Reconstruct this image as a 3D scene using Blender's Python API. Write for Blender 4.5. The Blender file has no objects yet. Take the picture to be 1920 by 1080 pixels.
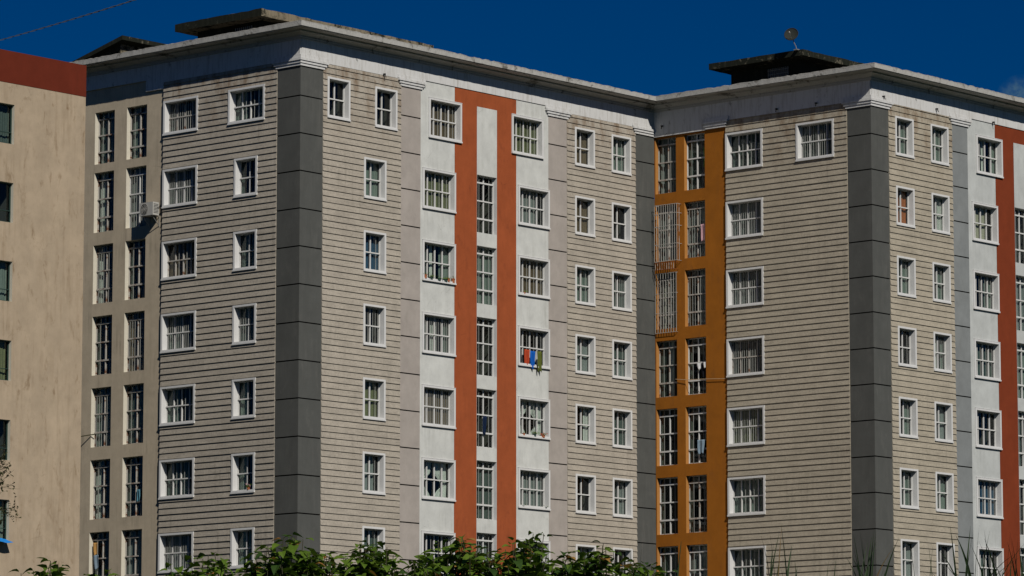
import bpy, math, random
from mathutils import Vector, Matrix
random.seed(7)
R = random.random
def U(a, b): return a + (b - a) * random.random()
D = bpy.data
SC = bpy.context.scene
COL = SC.collection
ZO = 29.0                      # height of the facade datum above the ground
LA, LC = 20.51, 10.89          # length of the wing's front, depth of the step between the wings

# ------------------------------------------------------------------ camera, sky, sun, exposure
cam_d = D.cameras.new('camera'); cam = D.objects.new('camera', cam_d); COL.objects.link(cam)
F = Vector((0.74466435, 0.65357802, 0.13531732)); RR = Vector((0.65965174, -0.75157141, 0.0)); UU = RR.cross(F)
cam.matrix_world = Matrix(((RR.x, UU.x, -F.x, -106.039), (RR.y, UU.y, -F.y, -103.426), (RR.z, UU.z, -F.z, -27.367 + ZO), (0, 0, 0, 1)))
cam_d.sensor_width = 36; cam_d.lens = 7656.864 / 1920 * 36
cam_d.clip_start = 1; cam_d.clip_end = 6000
SC.camera = cam
SUN = Vector((-1, -2.06, 1.81)).normalized()
SUN_EL = math.asin(SUN.z)
sl = D.lights.new('sun', 'SUN'); sl.energy = 3.5; sl.angle = math.radians(0.5); sl.color = (1.0, 0.95, 0.87)
so = D.objects.new('sun', sl); COL.objects.link(so); so.location = (-60, -120, 110)
so.rotation_euler = SUN.to_track_quat('Z', 'Y').to_euler()
w = D.worlds.new('World'); SC.world = w; w.use_nodes = True
nt = w.node_tree; nt.nodes.clear()
sky = nt.nodes.new('ShaderNodeTexSky'); sky.sky_type = 'NISHITA'; sky.sun_disc = False
sky.sun_elevation = SUN_EL; sky.sun_rotation = math.atan2(SUN.x, SUN.y)
sky.altitude = 1500; sky.air_density = 1.0; sky.dust_density = 0.0; sky.ozone_density = 6.0
hs = nt.nodes.new('ShaderNodeHueSaturation'); hs.inputs['Saturation'].default_value = 1.62; hs.inputs['Value'].default_value = 0.46; hs.inputs['Hue'].default_value = 0.516
bg = nt.nodes.new('ShaderNodeBackground'); bg.inputs['Strength'].default_value = 0.05
wo = nt.nodes.new('ShaderNodeOutputWorld')
# a faint wisp of cloud low in the sky to the right
tcw = nt.nodes.new('ShaderNodeTexCoord')
dw = (F + RR * (955 / 7656.864) + UU * ((540 - 188) / 7656.864)).normalized()
dot = nt.nodes.new('ShaderNodeVectorMath'); dot.operation = 'DISTANCE'; dot.inputs[1].default_value = dw
nt.links.new(tcw.outputs['Generated'], dot.inputs[0])
cn = nt.nodes.new('ShaderNodeTexNoise'); cn.inputs['Scale'].default_value = 420; cn.inputs['Detail'].default_value = 6; cn.inputs['Roughness'].default_value = .65
nt.links.new(tcw.outputs['Generated'], cn.inputs['Vector'])
mr = nt.nodes.new('ShaderNodeMapRange'); mr.inputs['From Min'].default_value = .0065; mr.inputs['From Max'].default_value = .002; nt.links.new(dot.outputs['Value'], mr.inputs['Value'])
mr2 = nt.nodes.new('ShaderNodeMapRange'); mr2.inputs['From Min'].default_value = .32; mr2.inputs['From Max'].default_value = .75; nt.links.new(cn.outputs['Fac'], mr2.inputs['Value'])
mm = nt.nodes.new('ShaderNodeMath'); mm.operation = 'MULTIPLY'; nt.links.new(mr.outputs[0], mm.inputs[0]); nt.links.new(mr2.outputs[0], mm.inputs[1])
cm = nt.nodes.new('ShaderNodeMix'); cm.data_type = 'RGBA'; cm.inputs[7].default_value = (1.6, 3.0, 3.9, 1); nt.links.new(mm.outputs[0], cm.inputs[0]); nt.links.new(hs.outputs[0], cm.inputs[6])
nt.links.new(sky.outputs[0], hs.inputs['Color']); nt.links.new(cm.outputs[2], bg.inputs['Color']); nt.links.new(bg.outputs[0], wo.inputs['Surface'])
vs = SC.view_settings; vs.view_transform = 'Standard'; vs.look = 'None'; vs.exposure = 0.0; vs.gamma = 1.0; vs.use_curve_mapping = False
SC.cycles.max_bounces = 6; SC.cycles.diffuse_bounces = 1; SC.cycles.transparent_max_bounces = 12

# ------------------------------------------------------------------ materials
def srgb(r, g, b):
    f = lambda c: (c / 255 / 12.92) if c < 10.3 else ((c / 255 + .055) / 1.055) ** 2.4
    return (f(r), f(g), f(b), 1)
class NT:
    def __init__(s, name):
        s.m = D.materials.new(name); s.m.use_nodes = True; s.t = s.m.node_tree; s.n = s.t.nodes; s.l = s.t.links
        s.b = s.n['Principled BSDF']; s.tc = s.n.new('ShaderNodeTexCoord')
    def obj(s, scale=(1, 1, 1), loc=(0, 0, 0)):
        mp = s.n.new('ShaderNodeMapping'); mp.inputs['Scale'].default_value = scale; mp.inputs['Location'].default_value = loc
        s.l.new(s.tc.outputs['Object'], mp.inputs[0]); return mp.outputs[0]
    def noise(s, vec, scale, detail=5, rough=.6, dist=0.0):
        n = s.n.new('ShaderNodeTexNoise'); n.inputs['Scale'].default_value = scale; n.inputs['Detail'].default_value = detail
        n.inputs['Roughness'].default_value = rough; n.inputs['Distortion'].default_value = dist
        s.l.new(vec, n.inputs['Vector']); return n.outputs['Fac']
    def ramp(s, fac, a, b, va=0.0, vb=1.0):
        r = s.n.new('ShaderNodeMapRange'); r.clamp = True
        for k, v in (('From Min', a), ('From Max', b), ('To Min', va), ('To Max', vb)): r.inputs[k].default_value = v
        s.l.new(fac, r.inputs['Value']); return r.outputs[0]
    def math(s, op, a, b=None):
        n = s.n.new('ShaderNodeMath'); n.operation = op
        for i, x in enumerate((a, b)):
            if x is None: continue
            if isinstance(x, (int, float)): n.inputs[i].default_value = x
            else: s.l.new(x, n.inputs[i])
        return n.outputs[0]
    def mix(s, fac, a, b, mode='MIX'):
        n = s.n.new('ShaderNodeMix'); n.data_type = 'RGBA'; n.blend_type = mode
        for i, x in ((0, fac), (6, a), (7, b)):
            if isinstance(x, (int, float)): n.inputs[i].default_value = x
            elif isinstance(x, tuple): n.inputs[i].default_value = x
            else: s.l.new(x, n.inputs[i])
        return n.outputs[2]
    def bump(s, h, strength=.3, dist=.01):
        b = s.n.new('ShaderNodeBump'); b.inputs['Strength'].default_value = strength; b.inputs['Distance'].default_value = dist
        s.l.new(h, b.inputs['Height']); s.l.new(b.outputs[0], s.b.inputs['Normal'])
    def done(s, col, rough=.85, spec=.2):
        if isinstance(col, tuple): s.b.inputs['Base Color'].default_value = col
        else: s.l.new(col, s.b.inputs['Base Color'])
        s.b.inputs['Roughness'].default_value = rough
        s.b.inputs['Specular IOR Level'].default_value = spec
        return s.m
def darker(c, k): return (c[0] * k, c[1] * k, c[2] * k, 1)

def m_stucco(name, c, dirt=.35, dirtcol=(.12, .10, .06, 1), crack=.0, fine=.12, streak=.5, stain=0.0):
    s = NT(name)
    v = s.obj()
    mott = s.noise(v, 1.3, 6, .62)
    col = s.mix(s.ramp(mott, .3, .72, 0, 1), darker(c, .86), darker(c, 1.08))
    g = s.noise(v, 20, 5, .8)
    hand = s.noise(s.obj((1, 1, .8), (1, 7, 3)), 3.4, 6, .75)
    col = s.mix(s.ramp(hand, .46, .68, 0, .30), col, darker(c, .66))
    lift = s.noise(s.obj((1, 1, .5), (9, 2, 3)), .8, 5, .65)
    col = s.mix(s.ramp(lift, .52, .70, 0, .35), col, darker(c, 1.28))
    col = s.mix(fine, col, s.mix(g, darker(c, .35), darker(c, 1.6)))
    st = s.noise(s.obj((5.5, 5.5, .35)), 1.0, 6, .65)
    big = s.noise(s.obj((1, 1, 1), (5, 2, 7)), .55, 4, .6)
    f = s.math('MULTIPLY', s.ramp(st, .47, .72, 0, streak), s.ramp(big, .42, .7, 0, 1))
    col = s.mix(s.math('MULTIPLY', f, dirt * 2), col, dirtcol)
    if stain:
        b1 = s.noise(s.obj((2.6, 2.6, 1.0), (3, 9, 1)), 1.0, 7, .7, .4)
        col = s.mix(s.ramp(b1, .56, .72, 0, stain), col, dirtcol)
    if crack:
        vo = s.n.new('ShaderNodeTexVoronoi'); vo.feature = 'DISTANCE_TO_EDGE'; vo.inputs['Scale'].default_value = .8
        wob = s.noise(v, 2.5, 5, .7)
        add = s.n.new('ShaderNodeVectorMath'); add.operation = 'ADD'; s.l.new(v, add.inputs[0]); s.l.new(wob, add.inputs[1]); s.l.new(add.outputs[0], vo.inputs['Vector'])
        line = s.ramp(vo.outputs['Distance'], .0, .012, 1, 0)
        gate = s.ramp(s.noise(s.obj((1, 1, 1), (11, 4, 3)), .9, 3, .5), .56, .64, 0, crack * .45)
        col = s.mix(s.math('MULTIPLY', line, gate), col, darker(dirtcol, .6))
    s.bump(g, .35, .012)
    return s.done(col, .9, .15)

def m_siding(name, c, stain=(.16, .10, .055, 1)):
    s = NT(name)
    grain = s.noise(s.obj((.5, 3, 9)), 2.4, 6, .72)
    patch = s.noise(s.obj((1, 1, 1.3)), 1.1, 7, .7)
    big = s.noise(s.obj((1, 1, .6), (3, 3, 9)), .33, 3, .55)
    fine = s.noise(s.obj((1, 1, 1)), 16, 5, .8)
    sep = s.n.new('ShaderNodeSeparateXYZ'); s.l.new(s.tc.outputs['Object'], sep.inputs[0])
    # each course was painted and has weathered a little differently
    row = s.math('FLOOR', s.math('DIVIDE', s.math('ADD', sep.outputs['Z'], -.10), .23))
    wn = s.n.new('ShaderNodeTexWhiteNoise'); wn.noise_dimensions = '1D'; s.l.new(row, wn.inputs['W'])
    col = s.mix(s.ramp(patch, .3, .7), darker(c, .76), darker(c, 1.14))
    col = s.mix(s.ramp(big, .38, .62, 0, .38), col, darker(c, .68))
    col = s.mix(s.ramp(wn.outputs['Value'], 0, 1, 0, .22), col, darker(c, 1.3))
    col = s.mix(s.ramp(grain, .46, .72, 0, .42), col, darker(c, 1.55))
    col = s.mix(s.ramp(fine, .46, .72, 0, .55), col, darker(c, .42))
    st = s.noise(s.obj((6, 6, .45), (2, 2, 5)), 1.0, 5, .65)
    g2 = s.noise(s.obj((1, 1, 1), (8, 1, 2)), .5, 3, .5)
    col = s.mix(s.math('MULTIPLY', s.ramp(st, .52, .76, 0, .5), s.ramp(g2, .45, .65)), col, (.13, .12, .095, 1))
    top = s.ramp(sep.outputs['Z'], -1.6, 1.3, 0, .85)
    rust = s.ramp(s.noise(s.obj((2.0, 2.0, .8), (4, 4, 4)), 1.2, 7, .72), .46, .66, 0, 1)
    col = s.mix(s.math('MULTIPLY', top, rust), col, stain)
    s.bump(s.math('ADD', s.math('MULTIPLY', grain, .6), fine), .6, .014)
    return s.done(col, .85, .2)

def m_plain(name, c, rough=.7, spec=.3, vary=.12, scale=9):
    s = NT(name); n = s.noise(s.obj(), scale, 4, .6)
    return s.done(s.mix(n, darker(c, 1 - vary), darker(c, 1 + vary)), rough, spec)

def m_trim(name, c, amt=.5):
    s = NT(name); v = s.obj()
    n = s.noise(v, 7, 6, .7); n2 = s.noise(s.obj((14, 14, 2)), 1, 5, .65)
    col = s.mix(s.ramp(n2, .5, .8, 0, amt), c, (.22, .19, .14, 1))
    col = s.mix(s.ramp(n, .62, .72, 0, amt), col, (.12, .10, .07, 1))
    s.bump(n, .2, .006)
    return s.done(col, .65, .3)

WHITE = (.64, .645, .62, 1)
M = {}
M['siding_a'] = m_siding('painted_siding', (.408, .366, .303, 1))
M['siding_b'] = m_siding('painted_siding_warm', (.400, .356, .278, 1))
M['dark'] = m_stucco('charcoal_stucco', (.093, .096, .090, 1), .45, (.17, .165, .15, 1), .3, .22, .55, .30)
M['groove'] = m_plain('black_groove_paint', (.006, .007, .006, 1), .9, .1)
M['grey_a'] = m_stucco('warm_grey_stucco', (.40, .36, .325, 1), .15, (.2, .17, .13, 1), 0, .1)
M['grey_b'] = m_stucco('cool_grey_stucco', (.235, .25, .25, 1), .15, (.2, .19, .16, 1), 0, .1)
M['white'] = m_stucco('white_stucco', (.61, .62, .59, 1), .45, (.2, .2, .16, 1), .7, .06)
M['white_b'] = m_stucco('white_stucco_cool_dimmed', (.52, .54, .525, 1), .35, (.2, .2, .16, 1), .4, .06)  # cooler paint of this wing, with some lens falloff put into the tone
M['red_a'] = m_stucco('terracotta_stucco', (.345, .085, .029, 1), .4, (.13, .035, .018, 1), .8, .1, .4, .45)
M['red_b'] = m_stucco('terracotta_stucco_dimmed', (.21, .042, .015, 1), .2, (.1, .02, .01, 1), .2, .1, .4)  # right wing's own paint, darkened further to carry the lens falloff
M['orange'] = m_stucco('ochre_orange_stucco', (.33, .115, .012, 1), .35, (.17, .07, .022, 1), .3, .06, .6, .4)
M['beige'] = m_stucco('beige_stucco', (.50, .425, .315, 1), .5, (.15, .13, .10, 1), .5, .1, .7)
M['tan'] = m_stucco('stained_tan_stucco', (.44, .35, .248, 1), .6, (.19, .125, .065, 1), .6, .07, .6, .85)
M['redband'] = m_stucco('dark_red_parapet_paint', (.14, .024, .011, 1), .3, (.05, .02, .01, 1), 0, .15, .3)
M['casing'] = m_trim('white_window_casing', (.66, .66, .65, 1), .18)
M['reveal_cream'] = m_plain('cream_reveal', (.62, .58, .48, 1), .8, .2)
M['reveal_orange'] = m_plain('orange_reveal', (.42, .19, .05, 1), .8, .2)
M['grille'] = m_trim('white_window_bars', (.62, .62, .60, 1), .25)
def m_rusty():
    s = NT('rusting_window_bars'); n = s.noise(s.obj(), 3.2, 5, .7)
    return s.done(s.mix(s.ramp(n, .52, .6), (.42, .40, .36, 1), (.17, .085, .05, 1)), .7, .3)
M['grille_rusty'] = m_rusty()
M['bar_thin'] = m_trim('shade_grey_thin_bars', (.30, .31, .29, 1), .3)  # shade on the white bars is put into this grey
M['cage_bar'] = m_trim('dull_white_cage_bars', (.40, .39, .36, 1), .4)
M['louvre'] = m_plain('dark_green_louvre_frame', (.03, .06, .05, 1), .4, .5)
def m_frieze(name, c, amt):
    s = NT(name); v = s.obj()
    n = s.noise(v, 1.6, 7, .72, .6); n2 = s.noise(s.obj((9, 9, 1.2)), 1, 5, .65); fl = s.noise(s.obj((1, 1, 1), (7, 7, 7)), .45, 3, .5)
    gate = s.ramp(fl, .42, .56)
    col = s.mix(s.ramp(n2, .48, .75, 0, .5), c, (.25, .22, .17, 1))
    peel = s.math('MULTIPLY', s.ramp(n, .60, .64, 0, amt), gate)
    col = s.mix(peel, col, (.07, .07, .06, 1))
    s.bump(n, .25, .01)
    return s.done(col, .8, .2)
M['frieze'] = m_frieze('white_frieze_paint', (.62, .62, .61, 1), .8)
def m_cornice():
    s = NT('weathered_cornice_paint'); v = s.obj()
    sep = s.n.new('ShaderNodeSeparateXYZ'); s.l.new(s.tc.outputs['Object'], sep.inputs[0])
    z = sep.outputs['Z']
    n = s.noise(s.obj((9, 9, 2.5)), 1, 6, .75); n3 = s.noise(v, 1.1, 7, .75, .5); n4 = s.noise(s.obj((3, 3, 3)), 6, 4, .7)
    base = s.mix(n4, (.30, .30, .28, 1), (.54, .53, .50, 1))
    # mould that grows from the top edge downwards
    edge = s.ramp(s.math('ADD', z, s.math('MULTIPLY', n, .22)), 2.66, 2.80, 0, .8)
    col = s.mix(edge, base, (.085, .075, .055, 1))
    col = s.mix(s.ramp(n3, .55, .62, 0, .8), col, (.085, .08, .065, 1))
    col = s.mix(s.ramp(n, .55, .75, 0, .5), col, (.22, .2, .16, 1))
    s.bump(n4, .4, .015)
    return s.done(col, .9, .15)
M['cornice'] = m_cornice()
def m_mould(name, pale, cover):
    s = NT(name); blk = (.016, .018, .013, 1); n = s.noise(s.obj((1, 1, 1)), 2.2, 7, .75, .3); st = s.noise(s.obj((8, 8, 1)), 1, 5, .7)
    col = s.mix(s.ramp(n, cover, cover + .1), blk, pale)
    col = s.mix(s.ramp(st, .5, .7, 0, .6), col, (.04, .04, .03, 1))
    s.bump(n, .4, .02)
    return s.done(col, .95, .1)
M['mould'] = m_mould('mouldy_concrete', (.20, .18, .13, 1), .55)
M['mould_pale'] = m_mould('weathered_concrete', (.235, .20, .14, 1), .42)
M['mould_dark'] = m_mould('black_mouldy_concrete', (.085, .085, .06, 1), .60)
M['roof'] = m_plain('bitumen_roof', (.08, .08, .075, 1), .9, .1, .3, 2)
M['room'] = m_plain('shade_dark_room_plaster', (.10, .10, .09, 1), .9, .1)  # darkness of the unlit rooms is put into the wall colour
def m_glass():
    s = NT('window_glass'); s.n.remove(s.b)
    tr = s.n.new('ShaderNodeBsdfTransparent'); tr.inputs[0].default_value = (.86, .90, .88, 1)
    gl = s.n.new('ShaderNodeBsdfGlossy'); gl.inputs['Roughness'].default_value = .03; gl.inputs['Color'].default_value = (.9, .95, .95, 1)
    fr = s.n.new('ShaderNodeFresnel'); fr.inputs['IOR'].default_value = 1.45
    mx = s.n.new('ShaderNodeMixShader'); ge = s.n.new('ShaderNodeNewGeometry'); s.l.new(s.math('MULTIPLY', fr.outputs[0], s.math('SUBTRACT', 1.0, ge.outputs['Backfacing'])), mx.inputs[0]); s.l.new(tr.outputs[0], mx.inputs[1]); s.l.new(gl.outputs[0], mx.inputs[2])
    s.l.new(mx.outputs[0], s.n['Material Output'].inputs[0]); return s.m
M['glass'] = m_glass()
CURT = {'sage': (.20, .235, .21), 'dusk': (.10, .125, .115), 'white': (.62, .62, .58), 'brown': (.17, .12, .08), 'blue': (.05, .10, .17),
        'terracotta': (.42, .13, .05), 'olive': (.20, .20, .11), 'grey': (.25, .265, .26), 'green': (.14, .32, .04), 'cream': (.45, .41, .32)}
CM = {k: m_plain('curtain_' + k, v + (1,), .95, .05, .25, 14) for k, v in CURT.items()}
def m_leaf(name, a, b):
    s = NT(name); n = s.noise(s.obj(), 5.5, 3, .6)
    col = s.mix(s.ramp(n, .3, .7), a, b)
    tl = s.n.new('ShaderNodeBsdfTranslucent'); s.l.new(col, tl.inputs[0])
    mx = s.n.new('ShaderNodeMixShader'); mx.inputs[0].default_value = .28
    s.done(col, .55, .35); s.l.new(s.b.outputs[0], mx.inputs[1]); s.l.new(tl.outputs[0], mx.inputs[2])
    s.l.new(mx.outputs[0], s.n['Material Output'].inputs[0]); return s.m
M['leaf'] = m_leaf('broad_leaf_green', (.070, .135, .012, 1), (.135, .215, .022, 1))
M['leaf_dark'] = m_leaf('broad_leaf_deep_green', (.024, .058, .010, 1), (.048, .098, .016, 1))
M['leaf_old'] = m_leaf('broad_leaf_withered', (.40, .15, .035, 1), (.36, .24, .06, 1))
M['grass_blade'] = m_leaf('cane_grass_blade', (.010, .026, .010, 1), (.032, .065, .015, 1))
M['grass_dry'] = m_leaf('cane_grass_dry', (.22, .12, .05, 1), (.14, .12, .04, 1))
M['twig'] = m_plain('twig_bark', (.07, .065, .04, 1), .9, .1, .3, 20)
M['twig_leaf'] = m_leaf('small_twig_leaf', (.06, .08, .025, 1), (.12, .12, .05, 1))
M['ac_white'] = m_plain('aged_appliance_enamel', (.42, .41, .38, 1), .5, .4, .15, 12)
M['ac_dark'] = m_plain('fan_opening_black', (.02, .022, .022, 1), .6, .3)
M['steel'] = m_plain('dull_galvanised_steel', (.22, .22, .21, 1), .5, .5, .2, 14)
M['black'] = m_plain('black_cable_rubber', (.02, .02, .02, 1), .7, .3)
M['terracotta_pot'] = m_plain('clay_pot', (.36, .12, .05, 1), .8, .2, .2, 10)
M['pot_dark'] = m_plain('dark_green_planter', (.03, .06, .05, 1), .7, .3)

# ------------------------------------------------------------------ geometry helpers
class MB:
    def __init__(s): s.v = []; s.f = []; s.m = []; s.mats = []
    def mi(s, mat):
        if mat not in s.mats: s.mats.append(mat)
        return s.mats.index(mat)
    def poly(s, pts, mat):
        b = len(s.v); s.v += [tuple(p) for p in pts]; s.f.append(tuple(range(b, b + len(pts)))); s.m.append(s.mi(mat))
    def box(s, x0, x1, y0, y1, z0, z1, mat, skip=''):
        x0, x1 = sorted((x0, x1)); y0, y1 = sorted((y0, y1)); z0, z1 = sorted((z0, z1))
        b = len(s.v); s.v += [(x0, y0, z0), (x1, y0, z0), (x1, y1, z0), (x0, y1, z0), (x0, y0, z1), (x1, y0, z1), (x1, y1, z1), (x0, y1, z1)]
        k = s.mi(mat)
        for n, f in (('b', (3, 2, 1, 0)), ('t', (4, 5, 6, 7)), ('f', (0, 1, 5, 4)), ('k', (2, 3, 7, 6)), ('r', (1, 2, 6, 5)), ('l', (3, 0, 4, 7))):
            if n in skip: continue
            s.f.append(tuple(b + i for i in f)); s.m.append(k)
    def tube(s, pts, r, mat, n=6, r1=None):
        pts = [Vector(p) for p in pts]; rings = []; k = s.mi(mat); L = len(pts)
        for i, p in enumerate(pts):
            t = (pts[min(i + 1, L - 1)] - pts[max(i - 1, 0)])
            if t.length < 1e-9: t = Vector((0, 0, 1))
            t.normalize(); a = t.orthogonal().normalized() if i == 0 else (a - t * a.dot(t)).normalized()
            c = t.cross(a); rad = r if r1 is None else r + (r1 - r) * i / (L - 1)
            b = len(s.v)
            for j in range(n):
                an = 2 * math.pi * j / n; s.v.append(tuple(p + (a * math.cos(an) + c * math.sin(an)) * rad))
            rings.append(b)
        for i in range(L - 1):
            for j in range(n):
                s.f.append((rings[i] + j, rings[i] + (j + 1) % n, rings[i + 1] + (j + 1) % n, rings[i + 1] + j)); s.m.append(k)
        s.f.append(tuple(rings[0] + j for j in range(n))[::-1]); s.m.append(k)
        s.f.append(tuple(rings[-1] + j for j in range(n))); s.m.append(k)
    def mesh(s, name):
        me = D.meshes.new(name); me.from_pydata(s.v, [], s.f)
        for m in s.mats: me.materials.append(m)
        me.polygons.foreach_set('material_index', s.m); me.update(); return me
    def build(s, name, parent=None, loc=(0, 0, 0), rz=0.0, smooth=False):
        me = s.mesh(name)
        if smooth: me.polygons.foreach_set('use_smooth', [True] * len(me.polygons))
        return link(name, me, parent, loc, rz)
def link(name, me, parent=None, loc=(0, 0, 0), rz=0.0):
    o = D.objects.new(name, me); COL.objects.link(o); o.parent = parent; o.location = loc; o.rotation_euler = (0, 0, rz); return o
def tag(o, label=None, cat=None, group=None, kind=None):
    if label: o['label'] = label
    if cat: o['category'] = cat
    if group: o['group'] = group
    if kind: o['kind'] = kind
    return o
def thing(name, loc, label, cat, group=None, rz=0.0):
    return tag(link(name, None, None, loc, rz), label, cat, group)

# wall frames: X runs to the right along the face as seen from outside, Y into the wall, Z up from the datum
RZ = -math.pi / 2
def wp(face, s, y, z):
    """point on a face -> world; s to the right, y inwards, z above datum"""
    if face == 'A2': return Vector((s, y, z + ZO))
    if face == 'A1': return Vector((y, -s, z + ZO))
    if face == 'B2': return Vector((LA + s, -LC + y, z + ZO))
    if face == 'B1': return Vector((LA + y, -LC - s, z + ZO))
    if face == 'T': return Vector((-8.72 + s, 2.13 + y, z + 21.893 + 5.62 + .0))
FR = {'A1': RZ, 'A2': 0.0, 'B1': RZ, 'B2': 0.0, 'T': 0.0}

def cells(s0, s1, z0, z1, holes):
    xs = sorted({s0, s1} | {x for h in holes for x in (h[0], h[1]) if s0 < x < s1})
    for a, b in zip(xs, xs[1:]):
        cuts = sorted((max(z0, h[2]), min(z1, h[3])) for h in holes if h[0] < b - 1e-6 and h[1] > a + 1e-6 and h[2] < z1 and h[3] > z0)
        z = z0
        for c, d in cuts:
            if c > z + 1e-6: yield a, b, z, c
            z = max(z, d)
        if z < z1 - 1e-6: yield a, b, z, z1
def flat(mb, s0, s1, z0, z1, y, mat, holes=(), rim=0.0):
    for a, b, c, d in cells(s0, s1, z0, z1, holes):
        mb.poly([(a, y, c), (b, y, c), (b, y, d), (a, y, d)], mat)
def siding(mb, s0, s1, z0, z1, phase, mat, holes=(), pitch=.23, lip=.039, top=.004):
    i = math.floor((z0 - phase) / pitch)
    while phase + i * pitch < z1:
        a, b = phase + i * pitch, phase + (i + 1) * pitch
        dy = U(-.003, .003)
        yy = lambda z: -(lip - (lip - top) * (z - a) / pitch) + dy
        lo, hi = max(a, z0), min(b, z1)
        for p, q, c, d in cells(s0, s1, lo, hi, holes):
            mb.poly([(p, yy(c), c), (q, yy(c), c), (q, yy(d), d), (p, yy(d), d)], mat)
            if abs(c - a) < 1e-6: mb.poly([(p, .012, c), (q, .012, c), (q, yy(c), c), (p, yy(c), c)], mat)
            if p == s0: mb.poly([(p, .03, c), (p, yy(c), c), (p, yy(d), d), (p, .03, d)], mat)
            if q == s1: mb.poly([(q, yy(c), c), (q, .03, c), (q, .03, d), (q, yy(d), d)], mat)
        i += 1
ZB = -ZO                                    # ground, in datum heights

# ------------------------------------------------------------------ windows
MESH = {}
def cached(key, fn):
    if key not in MESH: MESH[key] = fn()
    return MESH[key]
def casing_mesh(W, H, head):
    def f():
        mb = MB(); c = .09; m = M['casing']; x = W / 2
        mb.box(-x, -x + c, -.05, .24, 0, H, m); mb.box(x - c, x, -.05, .24, 0, H, m)
        mb.box(-x + c, x - c, -.05, .24, H - .075, H, m)
        mb.box(-x + c, x - c, -.05, .24, 0, .085, m)
        mb.box(-x - .004, x + .004, -.078, -.0502, -.03, .03, m)
        mb.box(-x - .002, x + .002, -.0504, .0, -.028, -.001, m)
        if head: mb.box(-x - .004, x + .004, -.058, 0, H + .0005, H + .022, m)
        return mb.mesh('window')
    return cached(('c', W, H, head), f)
def reveal_mesh(W, H, kind, depth, y0=.002):
    def f():
        mb = MB(); m = M[kind]; x = W / 2; t = .03
        mb.box(-x - t, -x, y0, depth, -t, H + t, m); mb.box(x, x + t, y0, depth, -t, H + t, m)
        mb.box(-x, x, y0, depth, H, H + t, m); mb.box(-x, x, y0, depth, -t, 0, m)
        return mb.mesh('window')
    return cached(('r', W, H, kind, depth, y0), f)
def grille_mesh(W, H, thick, thin, rows, y, mat, ver):
    def f():
        rnd = random.Random(hash((W, H, ver)) & 0xffff if False else int(W * 100) + ver * 17)
        mb = MB(); m = M[mat]; x = W / 2
        for sx in (-1, 1): mb.box(sx * (x - .03), sx * x, y, y + .05, 0, H, m)
        mb.box(-x, x, y + .001, y + .049, 0, .04, m); mb.box(-x, x, y + .001, y + .049, H - .035, H, m)
        for t in thick: mb.box(-x + t * W - .022, -x + t * W + .022, y - .004, y + .045, .04, H - .035, m)
        for t in thin: mb.box(-x + t * W - .008, -x + t * W + .008, y - .02, y - .0045, .01, H - .01, M['bar_thin'])
        for r, h in rows: mb.box(-x + .03, x - .03, y - .028, y + .04, r - h / 2, r + h / 2, m)
        return mb.mesh('grille')
    return cached(('g', W, H, tuple(thick), tuple(thin), mat, ver), f)
def glass_mesh(W, H, y):
    def f():
        mb = MB(); x = W / 2; mb.box(-x + .005, x - .005, y, y + .006, .005, H - .005, M['glass']); return mb.mesh('glass_pane')
    return cached(('p', W, H, y), f)
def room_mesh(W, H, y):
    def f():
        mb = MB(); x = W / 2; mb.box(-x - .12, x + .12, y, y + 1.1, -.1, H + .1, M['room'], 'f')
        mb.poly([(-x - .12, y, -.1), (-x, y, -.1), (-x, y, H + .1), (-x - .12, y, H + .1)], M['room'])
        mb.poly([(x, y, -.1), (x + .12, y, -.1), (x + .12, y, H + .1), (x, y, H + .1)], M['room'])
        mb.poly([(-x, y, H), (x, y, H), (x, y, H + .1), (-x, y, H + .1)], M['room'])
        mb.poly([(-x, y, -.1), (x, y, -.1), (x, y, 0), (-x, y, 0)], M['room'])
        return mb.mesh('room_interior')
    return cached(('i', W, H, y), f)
def curtain_mesh(W, H, y, spec, seed):
    """spec: list of (x0, x1, z0, z1, colour, tied)"""
    rnd = random.Random(seed); mb = MB()
    for (a, b, c, d, colr, tied) in spec:
        a, b = -W / 2 + a * W, -W / 2 + b * W; c, d = c * H, d * H
        n = max(6, int((b - a) / .022)); k = 7 if tied else 2
        ph = [rnd.uniform(0, 6.28) for _ in range(3)]
        rows = []
        for j in range(k):
            t = j / (k - 1); z = c + (d - c) * t
            row = []
            for i in range(n + 1):
                u = i / n; x = a + (b - a) * u
                if tied:
                    sq = 1 - .62 * math.exp(-((t - .38) / .22) ** 2) * 1.0
                    x = (a + (x - a) * sq) if tied == 1 else (b - (b - x) * sq)
                yy = y + .010 * math.sin(u * (b - a) * 58 + ph[0]) + .012 * math.sin(u * (b - a) * 21 + ph[1])
                row.append((x, yy, z))
            rows.append(row)
        for j in range(k - 1):
            for i in range(n):
                mb.poly([rows[j][i], rows[j][i + 1], rows[j + 1][i + 1], rows[j + 1][i]], CM[colr])
    return mb.mesh('curtain')
FULL = lambda c: [(0, 1, 0, 1, c, 0)]
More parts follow.
